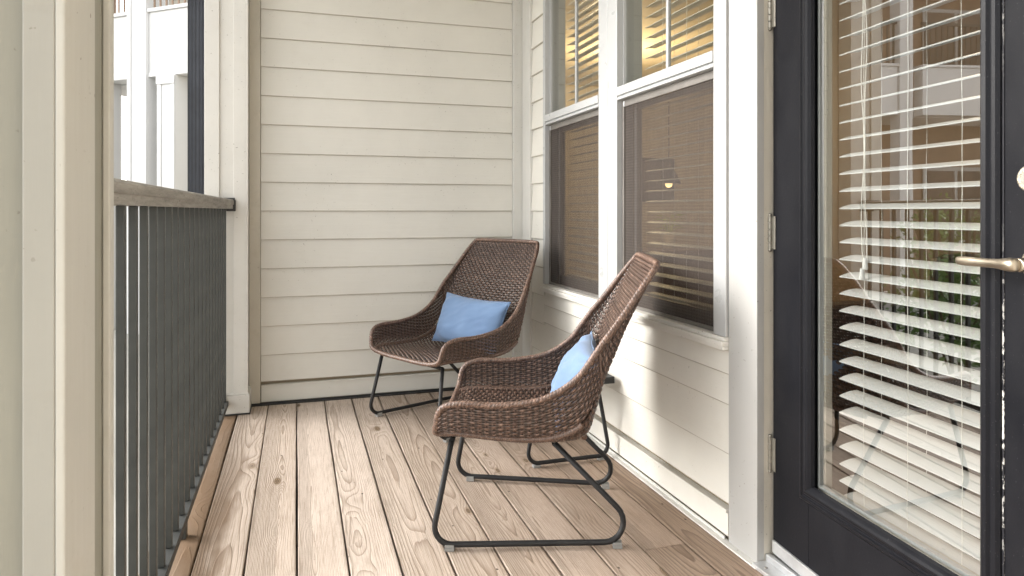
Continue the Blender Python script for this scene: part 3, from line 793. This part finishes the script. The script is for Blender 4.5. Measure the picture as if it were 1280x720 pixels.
        for i in range(1, last, 2):       # thin stakes the side strands pass over
            P_ = []
            for q in range(NS_+1):
                a_ = KS-.01+(1-KS+.01)*q/NS_; c = surf(sg*a_, rows[i]); c2 = surf(sg*min(1, a_+.02), rows[i]); tt = surf(sg*a_, rows[i+1])-surf(sg*a_, rows[i-1])
                du = (c2-surf(sg*(a_-.02), rows[i])).normalized(); tt = tt.normalized(); nn = du.cross(tt).normalized()
                P_.append((c, du, tt, nn, .0026, .0009))
            ribbon(P_, None, .95)
    # wrapped seam where the side panel meets the back, and along the seat corner
    for sg in (-1, 1):
        P_ = []
        for q in range(120):
            a_ = KS+(1-KS)*q/119; t_ = 7.75; c = surf(sg*a_, t_)
            d_ = surf(sg*a_, t_+.05)-surf(sg*a_, t_-.05); e_ = surf(sg*min(1, a_+.01), t_)-surf(sg*(a_-.01), t_)
            P_.append((c+Vector((.001*sin(q*.9), 0, 0)), e_.normalized(), d_.normalized(), e_.cross(d_).normalized(), .007, .0048))
        ribbon(P_, None, .35)
    nweft = len(bm.faces)
    for k in range(1, K, 2):      # warps under them
        prev = None; aa = abs(-1+2*k/(2*NW))
        for i in range(R):
            if aa > KS and rows[i] < 7.6: prev = None; continue
            p = G[i][k]; du, dt, nn = FR[i][k]
            if 0 < i < R-1: off = -A*.0
            else: off = 0
            # warp dodges the weft: between row i-1 (above/below) and i
            hw_ = .0032; th = .0009; c = p
            ring = [bm.verts.new(c+du*hw_+nn*0), bm.verts.new(c+nn*th), bm.verts.new(c-du*hw_), bm.verts.new(c-nn*th)]
            if prev:
                for q in range(4):
                    f = bm.faces.new((prev[q], prev[(q+1) % 4], ring[(q+1) % 4], ring[q])); f.material_index = 1; f.smooth = True
            prev = ring
    weave = bm
    # rim
    loop = []
    for k in range(0, K): loop.append(G[0][k].copy())
    for i in range(1, R): loop.append(G[i][K-1].copy())
    for k in range(K-2, -1, -1): loop.append(G[R-1][k].copy())
    for i in range(R-2, 0, -1): loop.append(G[i][0].copy())
    for _ in range(3):
        m = len(loop); loop = [(loop[q-1]+loop[q]*2+loop[(q+1) % m])/4 for q in range(m)]
    # resample at 2.6 mm
    out = []; m = len(loop); acc = 0
    tot = sum((loop[(q+1) % m]-loop[q]).length for q in range(m)); cnt = int(tot/.0026); st = tot/cnt; q = 0; base = 0
    for z in range(cnt):
        target = z*st
        while base+(loop[(q+1) % m]-loop[q]).length < target: base += (loop[(q+1) % m]-loop[q]).length; q += 1
        f = (target-base)/(loop[(q+1) % m]-loop[q]).length; out.append(loop[q % m].lerp(loop[(q+1) % m], f))
    rb = BM(); ul = rb.loops.layers.uv.new('UVMap'); bl_ = rb.faces.layers.float.new('bid')
    tube(rb, out, .011, 12, True, rfn=lambda s, a: .0088*(1+.24*abs(sin(s*pi/.0115+a*1.0))) , uvl=ul)
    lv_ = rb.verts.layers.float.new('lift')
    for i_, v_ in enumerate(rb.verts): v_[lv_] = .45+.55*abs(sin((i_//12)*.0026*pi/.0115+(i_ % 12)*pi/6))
    for f in rb.faces: f[bl_] = (hash((int(f.calc_center_median().x*90), int(f.calc_center_median().z*90))) % 90)/100
    # wrapped lower frame bar, following the lower corner of each side
    ub = BM(); ul = ub.loops.layers.uv.new('UVMap'); bl_ = ub.faces.layers.float.new('bid')
    for sg in (-1, 1):
        pts = []
        for q in range(260):
            t = .3+(5.9-.3)*q/259; pts.append(surf(sg*.715, t)+Vector((0, 0, -.003)))
        pts = [Vector(p) for p in pts]
        tube(ub, pts, .010, 10, False, rfn=lambda s, a: .0095*(1+.16*abs(sin(s*pi/.008+a*.6))), uvl=ul)
    pts = [Vector((.142, y*.0066, .338)) for y in range(-30, 31)]
    tube(ub, pts, .010, 10, False, rfn=lambda s, a: .009*(1+.12*abs(sin(s*pi/.008+a*.6))), uvl=ul)
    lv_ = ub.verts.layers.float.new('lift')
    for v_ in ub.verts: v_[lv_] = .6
    for f in ub.faces: f[bl_] = .55+.4*random.random()
    return weave, rb, ub
def make_chair():
    r = empty('wicker_chair')
    wv, rb, ub = chair_mesh()
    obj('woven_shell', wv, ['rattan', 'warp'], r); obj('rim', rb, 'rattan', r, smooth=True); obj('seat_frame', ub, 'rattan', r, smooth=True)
    for sg in (1, -1):
        bm = BM(); R0 = .0092
        pts = [(-.284, sg*.245, .336), (-.345, sg*.284, R0+.008), (.352, sg*.224, R0+.008), (.045, sg*.215, .322)]
        tube(bm, fillet(pts, [.055, .062], 9), R0, 14); obj('sled_leg', bm, 'black_metal', r)
        for (rx, ly) in ((-.285, .279), (.245, .2325)):
            bm = BM(); box(bm, rx-.015, rx+.015, sg*ly-.0125, sg*ly+.0125, .0005, .010)
            box(bm, rx-.0145, rx+.0145, sg*ly-.0125, sg*ly-.0098, .0105, .020); box(bm, rx-.0145, rx+.0145, sg*ly+.0098, sg*ly+.0125, .0105, .020)
            obj('foot_glide', bm, 'glide', r, .001)
    bm = BM(); tube(bm, [(-.284, -.245, .333), (-.284, .245, .333)], .0085, 12); obj('cross_bar', bm, 'black_metal', r)
    bm = BM(); tube(bm, [(.045, -.215, .320), (.045, .215, .320)], .0085, 12); obj('cross_bar', bm, 'black_metal', r)
    return r
def copytree(o, par=None):
    c = o.copy(); C.objects.link(c)
    if par: c.parent = par
    for ch in list(o.children): copytree(ch, c)
    return c
ch = make_chair()
ch.location = (.826, 2.275, 0); ch.rotation_euler.z = math.atan2(-.353, .935)
tag(ch, 'brown wicker lounge chair seen from its side, in front of the window', 'chair', 'brown wicker lounge chairs')
ch2 = copytree(ch); ch2.location = (.789, 3.491, 0); ch2.rotation_euler.z = radians(27.5)
tag(ch2, 'brown wicker lounge chair in the far corner, turned towards the viewer', 'chair', 'brown wicker lounge chairs')

# ------------------------------------------------------------------ pillows
def pillow(W, H, T, seed):
    bm = BM(); n, m = 56, 36; rows = {}
    for side in (1, -1):
        for i in range(n+1):
            for j in range(m+1):
                u = -1+2*i/n; v = -1+2*j/m
                e = (max(0, 1-abs(u)**2.4))**.55 * (max(0, 1-abs(v)**2.4))**.55
                x = u*W/2*(1-.055*(1-v*v)*abs(u)**3 + .02*abs(v)**4); z = v*H/2*(1-.085*(1-u*u)*abs(v)**3 + .02*abs(u)**4)
                wr = mnoise.noise(Vector((u*2.2+seed, v*1.7, seed)))*.012*e
                cr_ = 0
                d1 = (abs(u)+abs(v))
                cr_ += .0045*sin(u*11*(1 if v > 0 else -1)+v*8+seed)*max(0, abs(u)*abs(v)-.22)*3
                wr2 = mnoise.noise(Vector((u*5+v*6+seed, v*2-u*2, 3)))*.004*(e**.5)
                y = side*(T/2*e) + wr + (cr_+wr2)*side*min(1, e*3)
                edge = i in (0, n) or j in (0, m)
                if edge: y = .002*sin(u*9+seed)
                key = (i, j, 0 if edge else side)
                if key not in rows: rows[key] = bm.verts.new((x, y, z))
        for i in range(n):
            for j in range(m):
                g = lambda a, b: rows[(a, b, 0 if (a in (0, n) or b in (0, m)) else side)]
                f = bm.faces.new((g(i, j), g(i+1, j), g(i+1, j+1), g(i, j+1))); f.smooth = True
    return bm
def put_pillow(chair, lat, rho, z, tilt, roll, twist, seed, W, H, T, label):
    o = obj('throw_pillow', pillow(W, H, T, seed), 'fabric', None, smooth=True)
    # chair frame: x = rearwards, y = lateral; pillow width along lateral, thickness along rho
    Rz = Matrix.Rotation(chair.rotation_euler.z, 4, 'Z')
    loc = Matrix.Translation(chair.location) @ Rz @ Matrix.Translation((rho, lat, z)) @ Matrix.Rotation(twist, 4, 'Z') @ Matrix.Rotation(tilt, 4, 'Y') @ Matrix.Rotation(roll, 4, 'X') @ Matrix.Rotation(pi/2, 4, 'Z')
    o.matrix_world = loc
    sp = o
    tag(sp, label, 'pillow', 'blue lumbar pillows')
    # piping seam
    bm = BM(); pts = []
    n = 60
    def bd(u, v): return (u*W/2*(1-.055*(1-v*v)*abs(u)**3+.02*abs(v)**4), .002*sin(u*9+seed), v*H/2*(1-.085*(1-u*u)*abs(v)**3+.02*abs(u)**4))
    for i in range(n): pts.append(bd(-1+2*i/n, -1))
    for i in range(n//2): pts.append(bd(1, -1+4*i/n))
    for i in range(n): pts.append(bd(1-2*i/n, 1))
    for i in range(n//2): pts.append(bd(-1, 1-4*i/n))
    tube(bm, pts, .0022, 6, True); obj('seam', bm, 'fabric', sp)
    return o
put_pillow(ch2, -.012, .09, .482, radians(22), radians(1), radians(0), 1.3, .50, .272, .13, 'blue oblong pillow leaning in the far chair, its whole front showing')
put_pillow(ch, .02, .122, .474, radians(30), radians(2), radians(0), 5.1, .47, .27, .13, 'blue oblong pillow in the nearer chair, seen edge-on as a sliver')

# ------------------------------------------------------------------ side table
tb = empty('side_table', (1.10, 2.85, 0)); tag(tb, 'low black metal side table between the two chairs, against the wall', 'table'); OT = (1.10, 2.85, 0)
boxes('table_top', 'black_metal', tb, [(.945, 1.303, 2.665, 3.03, .352, .358), (.945, 1.303, 2.665, 2.677, .330, .3515), (.945, 1.303, 3.018, 3.03, .330, .3515), (.945, .957, 2.6775, 3.0175, .330, .3515), (1.291, 1.303, 2.6775, 3.0175, .330, .3515)], .0015, OT)
for y in (2.69, 3.01):
    bm = BM(); pts = [(.965-1.1, y-2.85, .335), (.912-1.1, y-2.85, .0165), (1.292-1.1, y-2.85, .0165), (1.232-1.1, y-2.85, .335)]
    tube(bm, fillet(pts, .045, 8), .0085, 12); obj('sled_leg', bm, 'black_metal', tb)
for x in (.955, 1.25):
    bm = BM(); box(bm, x-1.1-.016, x-1.1+.016, 2.69-2.85-.012, 2.69-2.85+.012, .0005, .0095); obj('foot_glide', bm, 'glide', tb, .001)

# ------------------------------------------------------------------ room behind the wall
iw = empty('room_walls', (3.2, 8.4, 0)); tag(iw, 'warm lit tan walls of the room seen through the window', 'wall')
boxes('wall_panel', 'drywall', iw, [(1.44, 5.6, 8.4, 8.5, -.02, 2.75), (5.5, 5.6, -1.6, 8.4, -.02, 2.75), (1.44, 5.5, -1.7, -1.6, -.02, 2.75), (1.441, 1.46, 4.04, 8.4, -.02, 2.75)], 0, (3.2, 8.4, 0))
bm = BM(); box(bm, 1.445, 5.6, -1.6, 8.5, -.06, -.022+.024); o = obj('floor', bm, 'room_floor'); struct(o); o['label'] = 'dark floor of the room behind the door'
bm = BM(); box(bm, 1.46, 5.6, -1.6, 8.5, 2.755, 2.8); o = obj('room_ceiling', bm, 'drywall'); struct(o); o['label'] = 'ceiling of the room behind the wall'
sf = empty('sofa', (2.75, 1.6, 0)); tag(sf, 'dark leather sofa in the room, low behind the door glass', 'sofa')
boxes('seat', 'sofa', sf, [(2.35, 3.15, .7, 2.6, .1, .45)], .05, (2.75, 1.6, 0))
boxes('backrest', 'sofa', sf, [(2.95, 3.25, .7, 2.6, .452, .86)], .06, (2.75, 1.6, 0))
for yy in (.6, 2.605): boxes('armrest', 'sofa', sf, [(2.3, 3.24, yy, yy+.2, .1, .62)], .05, (2.75, 1.6, 0))
ct = empty('sideboard', (3.1, 5.3, 0)); tag(ct, 'dark wooden sideboard in the room beyond the large window', 'sideboard')
boxes('cabinet', 'counter', ct, [(2.7, 3.6, 5.1, 5.6, .06, .70)], .01, (3.1, 5.3, 0)); boxes('cabinet_top', 'counter', ct, [(2.66, 3.64, 5.06, 5.64, .701, .74)], .005, (3.1, 5.3, 0))
pl = empty('potted_plant', (3.1, 5.28, .741)); tag(pl, 'lime green leafy plant in a vase on the sideboard inside', 'plant')
bm = BM(); bmesh.ops.create_cone(bm, cap_ends=True, segments=20, radius1=.05, radius2=.07, depth=.14, matrix=Matrix.Translation((0, 0, .07))); obj('vase', bm, 'vase', pl, .004, smooth=True)
bm = BM(); rnd = random.Random(2)
for k in range(14):
    a = rnd.uniform(0, 2*pi); L = rnd.uniform(.08, .18); hgt = rnd.uniform(.18, .34); c = Vector((cos(a)*L*.6, sin(a)*L*.6, hgt)); d = Vector((cos(a), sin(a), .2)).normalized(); s_ = d.cross(Vector((0, 0, 1))).normalized()
    v = [bm.verts.new(c-d*.06), bm.verts.new(c+s_*.028), bm.verts.new(c+d*.07+Vector((0, 0, -.02))), bm.verts.new(c-s_*.028)]; bm.faces.new(v)
    tube(bm, [(0, 0, .13), tuple(c*.6+Vector((0, 0, .07))), tuple(c-d*.06)], .003, 5)
obj('leaves', bm, 'leaf_lime', pl)
pd = empty('pendant_lamp', (2.85, 4.85, 1.35)); tag(pd, 'lit pendant lamp with dark shade seen through the large window', 'lamp')
bm = BM(); bmesh.ops.create_cone(bm, cap_ends=False, segments=28, radius1=.10, radius2=.04, depth=.12, matrix=Matrix.Translation((0, 0, 0))); obj('shade', bm, 'pendant_metal', pd)
bm = BM(); bmesh.ops.create_uvsphere(bm, u_segments=16, v_segments=10, radius=.03, matrix=Matrix.Translation((0, 0, -.06))); obj('bulb', bm, 'bulb', pd, smooth=True)
bm = BM(); tube(bm, [(0, 0, .08), (0, 0, 1.4)], .004, 6); obj('cord', bm, 'pendant_metal', pd)
pf = empty('picture_frame', (4.6, 8.39, 1.5)); tag(pf, 'dark framed picture on the far wall of the room', 'picture')
boxes('frame', 'pendant_metal', pf, [(4.2, 5.0, 8.36, 8.398, 1.2, 1.8)], .004, (4.6, 8.39, 1.5)); boxes('canvas', 'picture', pf, [(4.25, 4.95, 8.354, 8.3595, 1.25, 1.75)], 0, (4.6, 8.39, 1.5))

def light(name, loc, energy, col, size):
    l = bpy.data.lights.new(name, 'POINT'); l.energy = energy; l.color = col; l.shadow_soft_size = size
    o = bpy.data.objects.new(name, l); C.objects.link(o); o.location = loc; return o
M['partition'] = paint('partition_paint', (.30, .25, .20), .6, .1, (1, 1, 1), .1, .2)
boxes('partition', 'partition', iw, [(4.0, 4.1, -1.6, 4.7, -.02, 2.75)], 0, (3.2, 8.4, 0))
light('pendant_light', (2.85, 4.85, 1.1), 12, (1, .66, .32), .06)
light('room_lamp_light', (3.2, 6.4, 2.2), 110, (1, .74, .42), .12)
light('room_lamp_light', (2.9, 2.4, 2.4), 14, (1, .76, .48), .12)

# ------------------------------------------------------------------ neighbouring building
def local(bx, by, dx, dy):
    return lambda u, v, z: (bx+dx*u-dy*v, by+dy*u+dx*v, z)
def lbox(bm, f, u0, u1, v0, v1, z0, z1):
    v = [bm.verts.new(f(*p)) for p in ((u0,v0,z0),(u1,v0,z0),(u1,v1,z0),(u0,v1,z0),(u0,v0,z1),(u1,v0,z1),(u1,v1,z1),(u0,v1,z1))]
    for q in ((0,3,2,1),(4,5,6,7),(0,1,5,4),(1,2,6,5),(2,3,7,6),(3,0,4,7)): bm.faces.new([v[i] for i in q])
nb = empty('apartment_building', (0, 0, 0)); tag(nb, 'sunlit white apartment building with balconies across from the railing', 'building')
# wing A: seen directly between the posts. local +u runs right/nearer, +v away from us
ax, ay = -2.75, 11.05; dl = Vector((.775, -.632)).normalized()
fA = local(ax, ay, dl.x, dl.y)
def lap_l(bm, f, u0, u1, v, z0, z1, ex=.16):
    z = z0
    while z < z1-.01:
        b = min(z+ex, z1); prof = [(v-.012, z), (v+.02, z), (v+.02, b), (v-.001, b)]
        A = [bm.verts.new(f(u0, p, q)) for p, q in prof]; B = [bm.verts.new(f(u1, p, q)) for p, q in prof]
        for i in range(4): bm.faces.new((A[i], A[(i+1) % 4], B[(i+1) % 4], B[i]))
        bm.faces.new(A[::-1]); bm.faces.new(B); z = b
def panel(f, u0, u1, z0, z1, name='balcony_fascia'):
    bm = BM(); lbox(bm, f, u0, u1, .0, .25, z0, z1); lbox(bm, f, u0-.02, u1+.02, -.03, .27, z1+.002, z1+.05); lbox(bm, f, u0, u1, -.012, -.002, z0, z0+.06); obj(name, bm, 'outside_white', nb, .004)
def column(f, u, z0, z1, w=.26):
    bm = BM(); lbox(bm, f, u, u+w, -.03, w-.03, z0, z1)
    for a in (0, w-.07): lbox(bm, f, u+a, u+a+.07, -.045, -.032, z0+.0, z1-.1)
    lbox(bm, f, u-.01, u+w+.01, -.055, -.046, z1-.12, z1-.002); obj('column', bm, 'outside_white', nb, .003)
for lev in (0, 1):
    z = 2.90+lev*3.1
    panel(fA, 1.062, 2.3, z, z+.88); panel(fA, -.5, .694, z, z+.88); panel(fA, 2.62, 4.2, z, z+.88)
    bm = BM()
    for (u0, u1) in ((1.062, 2.3), (-.5, .694)):
        lbox(bm, fA, u0, u1, .02, .07, z+1.62, z+1.67)
        q = u0+.05
        while q < u1: lbox(bm, fA, q, q+.02, .03, .05, z+.915, z+1.62); q += .11
    obj('balcony_railing', bm, 'outside_brown', nb)
column(fA, .697, -.62, 8.5, .362)
column(fA, 1.26, -.62, 2.898, .31)
column(fA, -.1, -.62, 2.898, .3)
bm = BM(); lap_l(bm, fA, -.6, 4.2, 1.5, -.6, 8.4); obj('recessed_siding', bm, 'outside_siding', nb)
bm = BM(); lbox(bm, fA, 1.9, 4.2, .9, 1.49, -.6, 2.86); obj('side_wall', bm, 'outside_siding', nb)
bm = BM(); lbox(bm, fA, -.6, 4.2, .275, 1.5, 2.89, 3.0); obj('balcony_floor', bm, 'outside_white', nb); bm = BM(); lbox(bm, fA, -.6, 4.2, .26, 1.5, 5.96, 6.1); obj('balcony_floor', bm, 'outside_white', nb)
# wing B: seen in the door glass
fB = local(-14.5, 11.55, 1, .0)
bm = BM(); lap_l(bm, fB, 0, 11.6, 1.4, -.6, 8.6); obj('recessed_siding', bm, 'outside_brown', nb)
for lev in (0, 1):
    z = 2.87+lev*3.1
    for u0 in (0., 4.0, 8.0):
        panel(fB, u0+.26, u0+3.75, z, z+.9)
        bm = BM(); q = u0+.3
        while q < u0+3.7: lbox(bm, fB, q, q+.025, .03, .055, z+.955, z+1.7); q += .12
        lbox(bm, fB, u0+.26, u0+3.75, .02, .07, z+1.701, z+1.75); obj('balcony_railing', bm, 'rail_metal', nb)
for u0 in (0., 4.0, 8.0): column(fB, u0-.01, -.62, 8.6, .26)
bm = BM(); lbox(bm, fB, 0, 11.6, .26, 1.38, 2.86, 3.0); obj('balcony_floor', bm, 'outside_white', nb); bm = BM(); lbox(bm, fB, 0, 11.6, .26, 1.38, 5.96, 6.1); obj('balcony_floor', bm, 'outside_white', nb)
for u0, z0 in ((1.2, .4), (5.2, .4), (9.2, .4), (1.2, 3.7), (5.2, 3.7), (9.2, 3.7)):
    bm = BM(); lbox(bm, fB, u0, u0+1.5, 1.34, 1.37, z0, z0+1.6); w_ = obj('window', bm, 'vinyl', nb)
    bm = BM(); lbox(bm, fB, u0+.08, u0+.71, 1.325, 1.338, z0+.08, z0+1.52); lbox(bm, fB, u0+.79, u0+1.42, 1.325, 1.338, z0+.08, z0+1.52); obj('pane', bm, 'picture', w_)

# shrubs outside the railing
def shrub(x, y, r, h, seed, label):
    o = empty('shrub', (x, y, -.62)); tag(o, label, 'shrub', 'shrubs outside the railing'); rnd = random.Random(seed)
    bm = BM()
    for k in range(5):
        a = rnd.uniform(0, 2*pi); tube(bm, [(0, 0, 0), (cos(a)*r*.3, sin(a)*r*.3, h*.45), (cos(a)*r*.6, sin(a)*r*.6, h*.85)], .012, 6)
    obj('stem', bm, 'bark', o)
    bm = BM()
    lobes = [(Vector((rnd.uniform(-.6, .6)*r, rnd.uniform(-.6, .6)*r, rnd.uniform(.3, .85)*h)), rnd.uniform(.25, .45)*r) for _ in range(9)]
    for k in range(1500):
        c0, rr_ = rnd.choice(lobes); d = Vector((rnd.gauss(0, 1), rnd.gauss(0, 1), rnd.gauss(0, 1))).normalized(); c = c0+d*rr_*rnd.uniform(.6, 1.1)
        if c.z < .05: continue
        t = Vector((rnd.gauss(0, 1), rnd.gauss(0, 1), rnd.gauss(0, .6))).normalized(); s_ = t.cross(d).normalized() if t.cross(d).length > .01 else Vector((1, 0, 0)); L = rnd.uniform(.05, .10)
        v = [bm.verts.new(c-t*L*.5), bm.verts.new(c+s_*L*.24), bm.verts.new(c+t*L*.5), bm.verts.new(c-s_*L*.24)]; bm.faces.new(v)
    obj('foliage', bm, 'leaf', o)
shrub(-2.3, 5.4, .7, 1.55, 1, 'broad green shrub just beyond the railing, nearest the far post')
shrub(-3.4, 6.6, .8, 1.75, 2, 'tall green shrub farther out towards the white building')
shrub(-2.7, 4.2, .6, 1.35, 3, 'low green shrub beyond the middle of the railing')
shrub(-4.6, 8.0, .9, 2.0, 4, 'largest green shrub in front of the white building')

# ------------------------------------------------------------------ camera, light, world
cam = bpy.data.cameras.new('camera'); co = bpy.data.objects.new('camera', cam); C.objects.link(co); S.camera = co
co.location = (0, 0, 1.07); co.rotation_euler = (radians(90), 0, radians(-17.5)); cam.lens = 23.99; cam.sensor_width = 36; cam.shift_y = -.075; cam.clip_start = .05; cam.clip_end = 300
w = bpy.data.worlds.new('World'); S.world = w; w.use_nodes = True; nt = NT(w); bg = w.node_tree.nodes['Background']
sky = nt.n.new('ShaderNodeTexSky'); sky.sky_type = 'NISHITA'; sky.sun_disc = False
EL, AZ = 28, 300            # light comes from the left, a little ahead of the viewer (azimuth clockwise from +y)
sky.sun_elevation = radians(EL); sky.sun_rotation = radians(AZ); sky.dust_density = 3; sky.air_density = 1.0
hs_ = nt.n.new('ShaderNodeHueSaturation'); hs_.inputs['Saturation'].default_value = .12; nt.l.new(sky.outputs[0], hs_.inputs['Color']); wm = nt.mix(1.0, hs_.outputs[0], (1.0, .99, .97), 'MULTIPLY'); nt.l.new(wm, bg.inputs[0]); bg.inputs[1].default_value = .77
sun = bpy.data.lights.new('sun', 'SUN'); sun.energy = .5; sun.angle = radians(50); sun.color = (1, .97, .93)
so = bpy.data.objects.new('sun', sun); C.objects.link(so)
d = Vector((sin(radians(AZ))*cos(radians(EL)), cos(radians(AZ))*cos(radians(EL)), sin(radians(EL))))
so.rotation_euler = d.to_track_quat('Z', 'Y').to_euler()
S.view_settings.view_transform = 'Standard'; S.view_settings.look = 'None'; S.view_settings.exposure = 0
S.render.engine = 'CYCLES'; S.cycles.max_bounces = 10; S.cycles.diffuse_bounces = 6; S.cycles.transparent_max_bounces = 16
